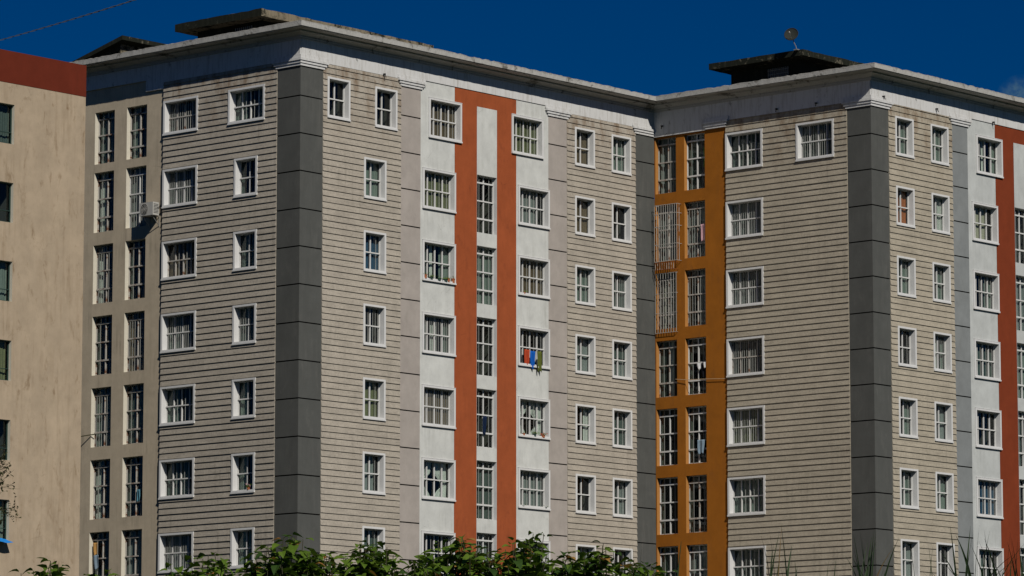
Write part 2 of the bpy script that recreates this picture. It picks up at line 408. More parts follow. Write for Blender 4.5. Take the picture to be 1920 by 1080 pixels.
def sty(kind, rnd):
    s = {'sage': FULL('sage'), 'grey': FULL('grey'), 'brown': FULL('brown'), 'blue': FULL('blue'), 'white': FULL('white'), 'olive': FULL('olive'),
         'dusk': FULL('dusk'), 'none': [(0, .12, 0, 1, 'dusk', 0)],
         'split': [(0, .36, 0, 1, 'sage', 0), (.66, 1, 0, 1, 'sage', 0)],
         'splitw': [(0, .3, 0, 1, 'dusk', 0), (.42, .62, 0, 1, 'white', 0), (.8, 1, 0, 1, 'sage', 0)],
         'tied': [(.02, .48, 0, 1, 'white', 1), (.5, .98, 0, 1, 'white', 2)],
         'left': [(0, .45, 0, 1, 'sage', 0)], 'right': [(.5, 1, 0, 1, 'grey', 0)], 'leftw': [(0, .3, 0, 1, 'white', 0)], 'rightw': [(.72, 1, 0, 1, 'white', 0)],
         'terracotta': [(0, .45, 0, 1, 'dusk', 0), (.45, .98, 0, 1, 'terracotta', 0)],
         'lower': [(0, 1, 0, .52, 'grey', 0), (0, 1, .56, 1, 'dusk', 0)], 'green': [(0, .6, 0, 1, 'dusk', 0), (.72, .95, .4, .75, 'green', 0)],
         'redmid': [(0, .3, 0, 1, 'dusk', 0), (.52, .6, 0, 1, 'terracotta', 0), (.38, .48, 0, 1, 'white', 0), (.7, 1, 0, 1, 'sage', 0)],
         'sheer': [(0, .8, 0, 1, 'grey', 0)], 'cream': [(.2, .8, 0, 1, 'cream', 0)]}
    return s[kind]
NWIN = [0]
def window(root, face, s0, s1, z1, z0, kind, curt=None, label=None, dens=0, rusty=False):
    """kind: n narrow cased, w wide cased, t tall three-tier (reveal)"""
    NWIN[0] += 1; seed = NWIN[0]; rnd = random.Random(seed * 31 + 5)
    W, H = round(s1 - s0, 2), round(z1 - z0, 2)
    p = wp(face, (s0 + s1) / 2, 0, z0) - root.location
    if kind in 'nw':
        o = link('window', casing_mesh(W, H, kind == 'w' and face in ('A2', 'B2')), root, p, FR[face]); c = .09
        iw, ih, zz, y = W - .18, H - .16, .085, .19
        if kind == 'n': thick, thin = [.5], [.76]
        else: thick, thin = [.25, .5, .75], [.375, .625, .875]
        if dens == 1: thin = [.06, .12, .19] + [.31, .37, .44] + [.56, .62, .69] + [.81, .88, .94] if kind == 'w' else [.12, .25, .37, .62, .75, .88]
        if dens == 2: thin = thin + [.125]
        if dens == 3: thin = []
        rows = [(ih * .49, .045)]
        g = grille_mesh(round(iw, 3), round(ih, 3), thick, thin, rows, y, 'grille_rusty' if rusty else 'grille', dens)
        gp = (0, 0, zz)
    else:
        dep = {'A2': .17, 'B2': .17, 'B1': .22, 'A1': .24, 'T': .14}[face]
        rk = {'A2': 'casing', 'B2': 'casing', 'A1': 'reveal_cream', 'B1': 'reveal_orange', 'T': 'reveal_cream'}[face]
        o = link('window', reveal_mesh(W, H, rk, dep + .06, {'A1': .052, 'B1': .042}.get(face, .002)), root, p, FR[face])
        iw, ih, zz, y = W, H, 0, dep
        if face == 'T':
            thick, thin, rows = [.5], [], []
        else:
            thick, thin = [.5], [.25, .75]
            if dens == 1: thin = [.12, .25, .37, .63, .75, .87]
            if dens == 2: thin = [.25, .62, .75]
            k = H / 2.22; rows = [(H - .27 * k, .06), (H - .97 * k, .05), (H - 1.66 * k, .065)]
            if H < 2.15: rows = [(H - .27, .05), (H - .9, .05), (H - 1.55, .06)]
        g = grille_mesh(round(iw, 3), round(ih, 3), thick, thin, rows, y, 'grille_rusty' if rusty else 'grille', dens)
        gp = (0, 0, 0)
    if label: o['label'] = label
    link('grille', g, o, gp)
    link('glass_pane', glass_mesh(round(iw, 3), round(ih, 3), y + .055), o, gp)
    if curt != 'empty':
        curt = curt or rnd.choice(['sage', 'split', 'sheer', 'dusk', 'left', 'right', 'grey', 'lower', 'none'])
        link('curtain', curtain_mesh(iw, ih, y + .12, sty(curt, rnd), seed), o, gp)
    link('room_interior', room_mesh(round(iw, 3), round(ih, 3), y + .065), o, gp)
    return (s0 + (.02 if kind in 'nw' else 0), s1 - (.02 if kind in 'nw' else 0), z0 + (.02 if kind in 'nw' else 0), z1 - (.02 if kind in 'nw' else 0))

# ------------------------------------------------------------------ pieces shared by both wings
def pilaster(root, face, s0, s1, joints, mat, corner=False, name='pilaster', ztop=1.14):
    """stucco blocks with recessed black joints; corner=True makes the block turn round the corner"""
    mb = MB(); g = .048; dk = M['groove']
    y1 = (s1 - s0) if corner else .06
    zs = [z for z in joints if z < ztop] ; edges = [ztop] + zs + [ZB]
    for i in range(len(edges) - 1):
        hi = edges[i] - (g / 2 if i else 0); lo = edges[i + 1] + (g / 2 if i + 1 < len(edges) - 1 else 0)
        mb.box(s0, s1, 0, y1, lo, hi, mat)
    a = .03
    mb.box(s0 + (a if corner else .002), s1 - .002, a, y1 - .002, ZB, ztop - .01, dk)
    loc = wp(face, 0, 0, 0) - root.location
    return mb.build(name, root, loc, FR[face])
def capital(root, face, s0, s1, corner=False, cut_r=None):
    mb = MB(); m = M['frieze']
    steps = [(1.115, 1.205, .05, .06), (1.212, 1.302, .085, .13), (1.309, 1.399, .12, .20), (1.403, 1.53, .065, .22)]
    for z0, z1, pr, ex in steps:
        a = s0 - (pr if corner else ex); b = s1 + ex
        if cut_r is not None: b = min(b, cut_r)
        mb.box(a, b, -pr, (s1 - s0 + ex) if corner else .05, z0, z1, m)
    return mb.build('capital', root, wp(face, 0, 0, 0) - root.location, FR[face])
def frieze(root, face, secs, ends=(0, 0)):
    mb = MB()
    for i, (a, b, z) in enumerate(secs):
        mb.box(a, b, -.03, .06, z, 2.2, M['frieze'], '')
    return mb.build('frieze', root, wp(face, 0, 0, 0) - root.location, FR[face])
PROFILE = [(.0, 2.10), (.07, 2.115), (.07, 2.165), (.10, 2.175), (.10, 2.215), (.085, 2.222), (.16, 2.27), (.27, 2.31), (.36, 2.325), (.36, 2.385), (.70, 2.395), (.70, 2.418),
           (.745, 2.418), (.75, 2.60), (.70, 2.625), (.30, 2.64), (-.5, 2.66), (-.5, 2.40)]
def cornice(root, path):
    """path: list of (x, y, nx, ny) in world plan; profile swept with mitred corners, edge slightly uneven"""
    mb = MB(); rnd = random.Random(3); rings = []
    for (p, q) in zip(path, path[1:]):
        a, b = Vector(p[:2]), Vector(q[:2]); n = max(1, int((b - a).length / .16))
        for i in range(n + (1 if q is path[-1] else 0)):
            t = i / n; first = i == 0
            base = a.lerp(b, t)
            if i == 0: nv = Vector(p[2:])
            elif i == n: nv = Vector(q[2:])
            else:
                d = (b - a).normalized(); nv = Vector((d.y, -d.x))
                if nv.x + nv.y > 0: nv = -nv
            ring = []
            jt = rnd.uniform(-.013, .016) if 0 < i < n else 0; jb = rnd.uniform(-.008, .006)
            if rnd.random() < .06: jt -= .03
            for k, (o, z) in enumerate(PROFILE):
                zz = z + (jt if k in (13, 14) else 0) + (jb * .5 if k in (13, 14) else 0)
                oo = o + (rnd.uniform(-.008, .008) if k in (11, 12) else 0)
                pt = base + nv * oo if nv.length < 1.2 else base + nv * oo
                ring.append((pt.x - root.location.x, pt.y - root.location.y, zz))
            rings.append(ring)
    # drop interior rings that a mitre at a concave or convex corner would overlap
    k = mb.mi(M['cornice'])
    for r in rings: mb.v += r
    n = len(PROFILE)
    for i in range(len(rings) - 1):
        for j in range(n - 1):
            mb.f.append((i * n + j, (i + 1) * n + j, (i + 1) * n + j + 1, i * n + j + 1)); mb.m.append(k)
    return mb.build('cornice', root, (0, 0, ZO - root.location.z))
def bracket(root, face, s, z):
    mb = MB(); mb.box(s - .03, s + .03, -.13, -.03, z - .02, z + .03, M['black']); mb.tube([(s, -.10, z), (s + .02, -.15, z - .12)], .016, M['black'])
    return mb.build('bracket', root, wp(face, 0, 0, 0) - root.location, FR[face])

JA = [-1.4 * k for k in range(0, 21)]; JB = [.014 - 1.3957 * k for k in range(0, 21)]
T = lambda k, t: t - 2.76 * k

# ================================================================== GROUND
g = MB(); g.poly([(-1500, -1500, 0), (1500, -1500, 0), (1500, 1500, 0), (-1500, 1500, 0)], m_plain('rough_grass_ground', (.022, .030, .012, 1), .95, .1, .4, .6))
tag(g.build('ground'), kind='structure')

# ================================================================== LEFT WING
A = thing('apartment_building', (0, 0, 0), 'left wing of the grey clapboard block, with terracotta centre strip and beige bay', 'building')
hA1, hA2 = [], []
# face A1 (beige bay on the left, siding, dark corner): s = -distance from the corner
cA1 = dict(w=['none', 'dusk', 'brown', 'left', 'split', 'dusk', 'grey'], v=['split', 'none', 'dusk', 'dusk', 'left', 'left', 'sage'],
           a=['dusk', 'leftw', 'leftw', 'none', 'sage', 'leftw', 'none'], b=['split', 'grey', 'none', 'brown', 'dusk', 'none', 'sheer'])
for k in range(7):
    z1 = T(k, .75) if k else .63; z0 = T(k, -.70) if k else -.67
    hA1.append(window(A, 'A1', -7.215, -5.345, z1, z0, 'w', cA1['w'][k], dens=[1, 1, 0, 1, 0, 0, 1][k], rusty=k in (0, 2)))
    if k: hA1.append(window(A, 'A1', -3.39, -2.17, z1, z0, 'n', cA1['v'][k], dens=[0, 0, 0, 1, 0, 3, 0][k]))
    else: hA1.append(window(A, 'A1', -3.73, -1.81, .64, -.67, 'w', cA1['v'][k]))
    za, zb = (T(k, 1.0), T(k, -1.27)) if k else (.655, -1.37)
    if k == 1: za = -1.70
    hA1.append(window(A, 'A1', -11.09, -9.99, za, zb, 't', cA1['a'][k], dens=[0, 0, 1, 0, 1, 0, 0][k], rusty=True))
    hA1.append(window(A, 'A1', -9.31, -8.20, za, zb, 't', cA1['b'][k], dens=[0, 1, 0, 1, 0, 0, 0][k], rusty=k != 1))
# face A2
cA2 = dict(n2=['none', 'sage', 'blue', 'none', 'olive', 'sheer', 'dusk'], w3=['brown', 'olive', 'redmid', 'splitw', 'brown', 'tied', 'none'],
           st=['', 'none', 'sage', 'none', 'none', 'dusk', 'sheer'], w4=['olive', 'sheer', 'brown', 'none', 'tied', 'grey', 'dusk'],
           n5=['brown', 'brown', 'sage', 'grey', 'rightw', 'none', 'sage'], n6=['sage', 'none', 'dusk', 'lower', 'dusk', 'right', 'none'])
hA2.append(window(A, 'A2', 1.40, 2.62, .90, -.62, 'n', 'none', dens=3))
for k in range(7):
    a, b = T(k, .885), T(k, -.635)
    hA2.append(window(A, 'A2', 3.975 if not k else 3.385, 5.195 if not k else 4.605, a, b, 'n', cA2['n2'][k], dens=[3, 3, 0, 1, 0, 0, 0][k]))
    hA2.append(window(A, 'A2', 6.97 if not k else 6.635, 8.84 if not k else 8.505, a, b, 'w', cA2['w3'][k], dens=[0, 0, 3, 1, 1, 3, 0][k], rusty=False))
    hA2.append(window(A, 'A2', 11.76 if not k else 12.135, 13.63 if not k else 14.005, a, b, 'w', cA2['w4'][k], dens=[0, 2, 0, 0, 0, 0, 0][k]))
    hA2.append(window(A, 'A2', 15.54, 16.76, a, b, 'n', cA2['n5'][k], dens=[3, 3, 0, 3, 0, 3, 0][k]))
    hA2.append(window(A, 'A2', 17.805, 19.025, a, b, 'n', cA2['n6'][k], dens=[0, 3, 1, 0, 0, 0, 0][k]))
    if k: hA2.append(window(A, 'A2', 9.755, 10.90, T(k, 1.01), T(k, -1.23), 't', cA2['st'][k], dens=0))
loc0 = (0, 0, ZO)
m = MB(); siding(m, -7.23, -1.19, ZB, 1.37, .085, M['siding_a'], hA1); m.build('siding_wall', A, loc0, RZ)
m = MB(); flat(m, -15, -7.235, ZB, 2.1, .05, M['beige'], hA1); m.build('beige_wall', A, loc0, RZ)
m = MB(); siding(m, 1.19, 5.43, ZB, 1.37, .10, M['siding_a'], hA2); m.build('siding_wall', A, loc0, 0)
m = MB(); siding(m, 15.08, 19.33, ZB, 1.37, .10, M['siding_a'], hA2); m.build('siding_wall', A, loc0, 0)
m = MB()
flat(m, 6.54, 8.47, ZB, 1.52, 0.003, M['white'], hA2); flat(m, 12.05, 13.97, ZB, 1.52, 0.003, M['white'], hA2)
m.build('white_wall', A, loc0, 0)
m = MB(); flat(m, 8.47, 12.05, .91, 1.52, 0, M['red_a'], hA2); flat(m, 8.47, 9.745, ZB, .91, 0, M['red_a'], hA2); flat(m, 10.91, 12.05, ZB, .91, 0, M['red_a'], hA2)
m.build('terracotta_strip', A, loc0, 0)
m = MB(); flat(m, 9.745, 10.91, ZB, .91, -.004, M['white'], hA2); m.build('centre_panel', A, loc0, 0)
pilaster(A, 'A2', 0, 1.19, JA, M['dark'], True, 'corner_pilaster')
pilaster(A, 'A2', 5.43, 6.54, JA, M['grey_a']); pilaster(A, 'A2', 13.97, 15.08, JA, M['grey_a'])
pilaster(A, 'A2', 19.33, 20.545, JA, M['dark'])
capital(A, 'A2', 0, 1.19, True); capital(A, 'A2', 5.43, 6.54); capital(A, 'A2', 13.97, 15.08); capital(A, 'A2', 19.33, 20.4, False, 20.48)
frieze(A, 'A1', [(-15, -8.2, 1.556), (-8.2, -7.23, 1.125), (-7.23, -1.30, 1.37), (-1.30, 0.0, 1.50)])
frieze(A, 'A2', [(.031, 1.40, 1.50), (1.40, 5.25, 1.375), (5.25, 13.9, 1.50), (13.9, 15.25, 1.50), (15.25, 19.2, 1.37), (19.2, LA - .032, 1.50)])
cornice(A, [(0, 18, -1, 0), (0, 0, -1, -1), (LA, 0, -1, -1)])
bracket(A, 'A2', 4.43, 1.40)
m = MB(); m.poly([(0, 0, 2.60), (LA + 14, 0, 2.60), (LA + 14, 18, 2.60), (0, 18, 2.60)], M['roof'])
m.poly([(0, 18, ZB), (LA + 14, 18, ZB), (LA + 14, 18, 2.6), (0, 18, 2.6)], M['beige']); m.poly([(.3, 15, ZB), (.3, 18, ZB), (.3, 18, 2.6), (.3, 15, 2.6)], M['beige'])
m.build('roof', A, loc0)

# rooftop tank room and stair house of the left wing
m = MB(); tk = link('tank_room', None, A, (0, 0, ZO))
def slab(mb, x0, x1, y0, y1, z0, z1, mat, step=.35, seed=1, side=None):
    rnd = random.Random(seed); n = max(1, int((x1 - x0) / step)); k = max(1, int((y1 - y0) / step)); mi = mb.mi(mat)
    per = [(x0 + (x1 - x0) * i / n, y0) for i in range(n)] + [(x1, y0 + (y1 - y0) * i / k) for i in range(k)] + [(x1 - (x1 - x0) * i / n, y1) for i in range(n)] + [(x0, y1 - (y1 - y0) * i / k) for i in range(k)]
    b = len(mb.v); N = len(per)
    for x, y in per: mb.v.append((x, y, z0 + rnd.uniform(-.006, .006)))
    for x, y in per: mb.v.append((x + rnd.uniform(-.01, .01), y + rnd.uniform(-.01, .01), z1 + rnd.uniform(-.015, .015)))
    for i in range(N): j = (i + 1) % N; mb.f.append((b + i, b + j, b + N + j, b + N + i)); mb.m.append(mb.mi(side) if side and i >= 2 * n + k else mi)
    mb.f.append(tuple(b + i for i in range(N))[::-1]); mb.m.append(mi); mb.f.append(tuple(b + N + i for i in range(N))); mb.m.append(mi)
slab(m, 2.24, 11.95, 4.29, 9.0, 3.90, 4.19, M['mould_pale'], seed=2, side=M['mould_dark'])
s1 = m.build('roof_slab', tk)
m = MB(); m.box(2.85, 11.3, 4.9, 8.36, 2.6, 3.9, M['mould_dark']); m.build('wall', tk)
m = MB()
for i in range(9): m.box(2.80, 2.85, 5.35 + i * .11, 5.375 + i * .11, 3.05, 3.75, M['steel'])
for i in range(3): m.box(2.79, 2.80, 5.33, 6.26, 3.15 + i * .22, 3.17 + i * .22, M['steel'])
m.box(2.82, 2.849, 5.33, 6.26, 3.04, 3.76, M['ac_dark']); m.build('vent_grille', tk)
m = MB(); x0, x1 = 1.69, 4.5
prof = [(11.38, 4.0), (17.0, 2.66)]
m2 = M['mould_dark']
for (ya, za), (yb, zb) in [prof]:
    m.poly([(x0, ya, za), (x1, ya, za), (x1, yb, zb), (x0, yb, zb)], m2)
    m.poly([(x0, ya, za - .17), (x0, yb, zb - .17), (x1, yb, zb - .17), (x1, ya, za - .17)], m2)
    m.poly([(x0, ya, za - .17), (x1, ya, za - .17), (x1, ya, za), (x0, ya, za)], M['mould'])
    m.poly([(x0, yb, zb - .17), (x0, ya, za - .17), (x0, ya, za), (x0, yb, zb)], m2)
    m.poly([(x1, ya, za - .17), (x1, yb, zb - .17), (x1, yb, zb), (x1, ya, za)], m2)
st = link('stair_house', None, A, (0, 0, ZO)); m.build('sloping_roof', st)
m = MB()
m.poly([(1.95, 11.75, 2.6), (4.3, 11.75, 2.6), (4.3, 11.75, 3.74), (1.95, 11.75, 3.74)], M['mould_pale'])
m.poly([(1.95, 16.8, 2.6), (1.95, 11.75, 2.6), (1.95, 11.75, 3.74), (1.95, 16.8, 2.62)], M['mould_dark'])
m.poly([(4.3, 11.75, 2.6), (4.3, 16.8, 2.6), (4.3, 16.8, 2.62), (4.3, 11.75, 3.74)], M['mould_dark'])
m.build('wall', st)

# ================================================================== RIGHT WING
B = thing('apartment_building', (LA, -LC, 0), 'right wing of the clapboard apartment block, nearer corner with ochre orange bay in the angle', 'building')
hB1, hB2 = [], []
cB = dict(b3=['dusk', 'grey', 'lower', 'none', 'olive', 'sage', 'dusk'], n7=['split', 'terracotta', 'sage', 'none', 'split', 'sage', 'grey'],
          n8=['sage', 'rightw', 'split', 'splitw', 'right', 'sage', 'none'], w9=['splitw', 'cream', 'split', 'dusk', 'leftw', 'blue', 'left'],
          o1=['sheer', 'grey', 'cream', 'splitw', 'none', 'none', 'dusk'], o2=['green', 'grey', 'right', 'none', 'none', 'none', 'sheer'], st=['', 'none', 'grey', 'sage', 'dusk', 'none', 'green'])
for k in range(7):
    a, b = T(k, .82), T(k, -.675)
    hB1.append(window(B, 'B1', -7.165, -5.30, a, b, 'w', cB['b3'][k], dens=[0, 1, 1, 1, 1, 0, 0][k], rusty=k in (3,)))
    za, zb = T(k, 1.04), T(k, -1.24)
    hB1.append(window(B, 'B1', -10.84, -9.765, za, zb, 't', cB['o1'][k], dens=[2, 1, 1, 0, 0, 0, 0][k], rusty=k < 4))
    hB1.append(window(B, 'B1', -9.34, -8.28, za, zb, 't', cB['o2'][k], dens=[0, 1, 1, 0, 0, 0, 0][k], rusty=k in (1, 2, 5)))
hB1.append(window(B, 'B1', -3.635, -1.77, .80, -.675, 'w', 'dusk', dens=1))
for k in range(7):
    a, b = T(k, .92), T(k, -.61)
    hB2.append(window(B, 'B2', 1.55, 2.77, a, b, 'n', cB['n7'][k], dens=[0, 3, 0, 0, 0, 0, 3][k]))
    hB2.append(window(B, 'B2', 3.92, 5.13, a, b, 'n', cB['n8'][k], dens=[0, 0, 0, 1, 3, 3, 0][k]))
    hB2.append(window(B, 'B2', 7.06 if not k else 6.715, 8.90 if not k else 8.50, a - .03, b - .03, 'w', cB['w9'][k], dens=[3, 3, 0, 0, 3, 0, 0][k]))
    if k: hB2.append(window(B, 'B2', 9.75, 10.90, T(k, 1.02), T(k, -1.23), 't', cB['st'][k]))
lB1 = (0, 0, ZO)
m = MB(); siding(m, -7.17, -1.15, ZB, 1.37, .185, M['siding_b'], hB1); m.build('siding_wall', B, lB1, RZ)
m = MB(); flat(m, -LC, -7.175, ZB, 2.1, .04, M['orange'], hB1); m.build('orange_wall', B, lB1, RZ)
m = MB(); siding(m, 1.137, 5.41, ZB, 1.37, .185, M['siding_b'], hB2); siding(m, 15.08, 19.33, ZB, 1.37, .185, M['siding_b']); m.build('siding_wall', B, lB1, 0)
m = MB(); flat(m, 6.49, 8.42, ZB, 1.52, .003, M['white_b'], hB2); flat(m, 12.05, 13.97, ZB, 1.52, .003, M['white_b']); m.build('white_wall', B, lB1, 0)
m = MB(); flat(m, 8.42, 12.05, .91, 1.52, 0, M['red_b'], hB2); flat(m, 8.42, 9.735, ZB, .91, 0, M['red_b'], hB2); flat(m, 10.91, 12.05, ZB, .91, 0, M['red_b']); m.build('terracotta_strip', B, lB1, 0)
m = MB(); flat(m, 9.735, 10.91, ZB, .91, -.004, M['white_b'], hB2); m.build('centre_panel', B, lB1, 0)
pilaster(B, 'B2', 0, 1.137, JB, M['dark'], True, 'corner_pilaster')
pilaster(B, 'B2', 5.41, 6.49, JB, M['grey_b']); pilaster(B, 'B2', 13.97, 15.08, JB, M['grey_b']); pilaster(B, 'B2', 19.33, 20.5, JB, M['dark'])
capital(B, 'B2', 0, 1.137, True); capital(B, 'B2', 5.41, 6.49); capital(B, 'B2', 13.97, 15.08)
capital(B, 'B1', -8.13, -7.21)
frieze(B, 'B1', [(-LC + .03, -8.2, 1.09), (-8.2, -7.1, 1.40), (-7.1, -1.3, 1.37), (-1.30, 0.0, 1.50)])
frieze(B, 'B2', [(.031, 1.40, 1.50), (1.40, 5.25, 1.375), (5.25, 15.25, 1.50), (15.25, 20.5, 1.37)])
cornice(B, [(LA, 0, -1, -1), (LA, -LC, -1, -1), (LA + 20.5, -LC, 0, -1)])
for s in (-10.39, -4.55, -2.59): bracket(B, 'B1', s, 1.50)
for s, z in ((.74, 1.56), (4.30, 1.55), (8.23, 1.54)): bracket(B, 'B2', s, z)
m = MB(); m.poly([(0, 0, 2.60), (20.5, 0, 2.60), (20.5, LC + 14, 2.60), (0, LC + .0, 2.60)], M['roof']); m.poly([(0, LC, 2.6), (20.5, LC + 14, 2.6), (14, LC + 14, 2.6)], M['roof'])
m.poly([(20.5, 0, ZB), (20.5, 28, ZB), (20.5, 28, 2.6), (20.5, 0, 2.6)], M['grey_b']); m.build('roof', B, lB1)
tk = link('tank_room', None, B, (-LA, LC, ZO))
m = MB(); slab(m, 22.28, 31.0, -6.27, -1.48, 3.96, 4.2, M['mould'], seed=5); m.build('roof_slab', tk)
m = MB(); m.box(22.95, 30.4, -5.6, -2.1, 2.6, 3.96, M['mould_dark']); m.build('wall', tk)
m = MB()
for i in range(11): m.box(22.90, 22.95, -5.05 + i * .10, -5.03 + i * .10, 2.95, 3.75, M['steel'])
for i in range(5): m.box(22.89, 22.90, -5.07, -4.02, 3.02 + i * .16, 3.035 + i * .16, M['steel'])
m.box(22.92, 22.949, -5.07, -4.02, 2.94, 3.76, M['ac_dark']); m.build('vent_grille', tk)
m = MB(); m.box(22.6, 22.95, -5.95, -5.5, 2.6, 3.25, M['mould_pale']); m.build('plinth_block', tk)

# ================================================================== TAN BUILDING
TP = Vector((-8.72, 2.13, 0))
TB = thing('apartment_building', TP, 'stained tan stucco building with a dark red parapet band', 'building')
TZ = ZO                                   # window heights below are in datum heights
hT = []
def wpT(s, y, z): return Vector((s, y, z + ZO))
for k in range(6):
    a, b = T(k, -1.77), T(k, -3.17); s1_, s0_ = -3.35 + .012 * k, -5.05
    hT.append((s0_, s1_, b, a))
    W, H = round(s1_ - s0_, 2), round(a - b, 2)
    o = link('window', reveal_mesh(W, H, 'reveal_cream', .2), TB, wpT((s0_ + s1_) / 2, 0, b))
    link('grille', grille_mesh(W, H, [.5], [], [(H * .3, .02)], .13, 'louvre', 7), o)
    link('glass_pane', glass_mesh(W, H, .185), o)
    link('curtain', curtain_mesh(W, H, .3, sty(['dusk', 'none', 'sage', 'olive', 'none', 'sage'][k], None), 900 + k), o)
    link('room_interior', room_mesh(W, H, .195), o)
m = MB(); flat(m, -30, 0, ZB, -1.02, 0, M['tan'], hT); m.poly([(0, 0, ZB), (0, 8, ZB), (0, 8, -1.02), (0, 0, -1.02)], M['tan']); m.build('wall', TB, (0, 0, ZO))
m = MB(); m.box(-30, .004, -.012, 8, -1.02, .11, M['redband'], ''); m.build('parapet', TB, (0, 0, ZO))
for k in range(6): pass

# ================================================================== THINGS ON THE FACADES
def sheetlike(name, face, s0, s1, z1, z0, y, mat, label, cat, seed=1, taper=.0, fold=.03, freq=26, group=None, thick=.012):
    rnd = random.Random(seed); mb = MB(); n, k = 12, 9; mi = mb.mi(mat)
    o0 = wp(face, (s0 + s1) / 2, y, z0); W = s1 - s0; H = z1 - z0; ph = rnd.uniform(0, 6)
    for side in (0, 1):
        for j in range(k + 1):
            t = j / k
            for i in range(n + 1):
                u = i / n; wdt = 1 - taper * (1 - t) * (1 - t) ; x = (u - .5) * W * wdt + .03 * W * math.sin(t * 5 + ph)
                yy = fold * math.sin(u * W * freq + ph + t * 1.5) * (1.1 - t * .6) + (thick if side else 0)
                zz = t * H + (1 - t) * .06 * H * math.sin(u * 7 + ph)
                mb.v.append((x, yy, zz))
    N = (n + 1) * (k + 1)
    for j in range(k):
        for i in range(n):
            a = j * (n + 1) + i; mb.f.append((a, a + 1, a + n + 2, a + n + 1)); mb.m.append(mi)
            mb.f.append((N + a + n + 1, N + a + n + 2, N + a + 1, N + a)); mb.m.append(mi)
    for i in range(n):
        mb.f.append((i + 1, i, N + i, N + i + 1)); mb.m.append(mi); a = k * (n + 1) + i; mb.f.append((a, a + 1, N + a + 1, N + a)); mb.m.append(mi)
    for j in range(k):
        a = j * (n + 1); mb.f.append((a, a + n + 1, N + a + n + 1, N + a)); mb.m.append(mi)
        a = j * (n + 1) + n; mb.f.append((a + n + 1, a, N + a, N + a + n + 1)); mb.m.append(mi)
    return tag(mb.build(name, None, o0, FR[face], smooth=True), label, cat, group)
def fab(name, c, **k): return m_plain(name, c + (1,), .95, .05, .3, 12)
f_or, f_bl, f_gr, f_pk, f_wh, f_dk, f_sky, f_mus = fab('orange_red_cloth', (.40, .06, .025)), fab('blue_cloth', (.01, .10, .42)), fab('olive_green_cloth', (.10, .12, .025)), fab('pink_cloth', (.5, .3, .33)), fab('white_cloth', (.62, .62, .62)), fab('black_cloth', (.012, .012, .016)), fab('pale_blue_cloth', (.20, .27, .33)), fab('mustard_cloth', (.45, .25, .08))
G = 'laundry hung out of the windows'
sheetlike('hanging_garment', 'A2', 12.51, 12.80, -8.28, -8.90, -.03, f_or, 'orange red garment hung from window bars beside the terracotta strip', 'laundry', 3, .2, group=G)
sheetlike('hanging_garment', 'A2', 12.80, 13.08, -8.32, -9.00, -.08, f_bl, 'bright blue garment hung from window bars between orange and olive ones', 'laundry', 4, .35, group=G)
sheetlike('hanging_garment', 'A2', 13.04, 13.13, -8.32, -8.72, -.05, f_wh, 'small white cloth hung beside the bright blue garment', 'laundry', 14, .3, .015, group=G)
sheetlike('hanging_garment', 'A2', 13.13, 13.43, -8.30, -9.08, -.11, f_gr, 'olive green garment hanging below the sill next to the blue one', 'laundry', 5, .35, .05, group=G)
sheetlike('hanging_garment', 'B1', -8.56, -8.31, -2.68, -3.35, .10, f_pk, 'pink garment hung from the bars of the ochre bay window', 'laundry', 6, .45, group=G)
sheetlike('hanging_garment', 'B1', -8.80, -8.60, -8.28, -8.52, .10, f_wh, 'white garment hung on the grille of the ochre bay, left of the black one', 'laundry', 7, .4, group=G)
sheetlike('hanging_garment', 'B1', -8.62, -8.32, -8.30, -8.86, .12, f_dk, 'black garment hung on the grille of the ochre bay', 'laundry', 8, .3, group=G)
sheetlike('hanging_garment', 'B1', -8.43, -8.31, -8.26, -8.5, .06, f_wh, 'small white garment hung on the grille right of the black one', 'laundry', 9, .4, group=G)
sheetlike('hanging_garment', 'B1', -8.80, -8.45, -11.35, -11.9, .10, f_sky, 'pale blue and grey shirt hung inside lower ochre bay window', 'laundry', 10, .3, group=G)
sheetlike('hanging_garment', 'A2', 10.22, 10.44, -11.05, -11.75, .10, fab('navy_cloth', (.01, .02, .05)), 'dark navy garment hung on the white stair window bars', 'laundry', 11, .3, group=G)
sheetlike('hanging_garment', 'A1', -10.98, -10.76, -15.95, -16.42, .16, f_mus, 'mustard cloth hung in the lowest beige bay window', 'laundry', 12, .4, group=G)
sheetlike('hanging_garment', 'A1', -10.96, -10.68, -16.42, -16.95, .15, f_sky, 'pale blue cloth hung under the mustard cloth in beige bay', 'laundry', 13, .2, group=G)
sheetlike('hanging_garment', 'A1', -8.66, -8.45, -14.05, -14.5, .18, fab('teal_cloth', (.10, .25, .32)), 'small teal cloth on rusty bars of the beige bay', 'laundry', 15, .3, group=G)
# flower pots on sills
def pot(face, s, z, r, h, mat, leafy, label, seed=1, flower=None):
    rnd = random.Random(seed); t = thing('flower_pot', wp(face, s, -.02, z), label, 'plant pot', 'pots on the window sills', FR[face])
    mb = MB(); mb.tube([(0, 0, 0), (0, 0, h * .8), (0, 0, h * .8), (0, 0, h)], r * .72, mat, 10, r); mb.build('pot', t)
    if leafy:
        mb = MB()
        for i in range(leafy):
            d = Vector((rnd.uniform(-1, 1), rnd.uniform(-.7, .5), rnd.uniform(.1, 1))).normalized(); p = Vector((rnd.uniform(-r, r), rnd.uniform(-r, r) * .6, h)) + d * rnd.uniform(.01, .11)
            a = d.orthogonal().normalized() * .022; q = p + d * .06
            mb.poly([p, p + a + d * .025, q, p - a + d * .025], flower if (flower and rnd.random() < .25) else M['leaf'])
        mb.build('foliage', t)
    return t
pot('A2', 6.80, -6.10, .085, .15, M['terracotta_pot'], 16, 'clay pot at the left end of the planted sill by the terracotta strip', 1)
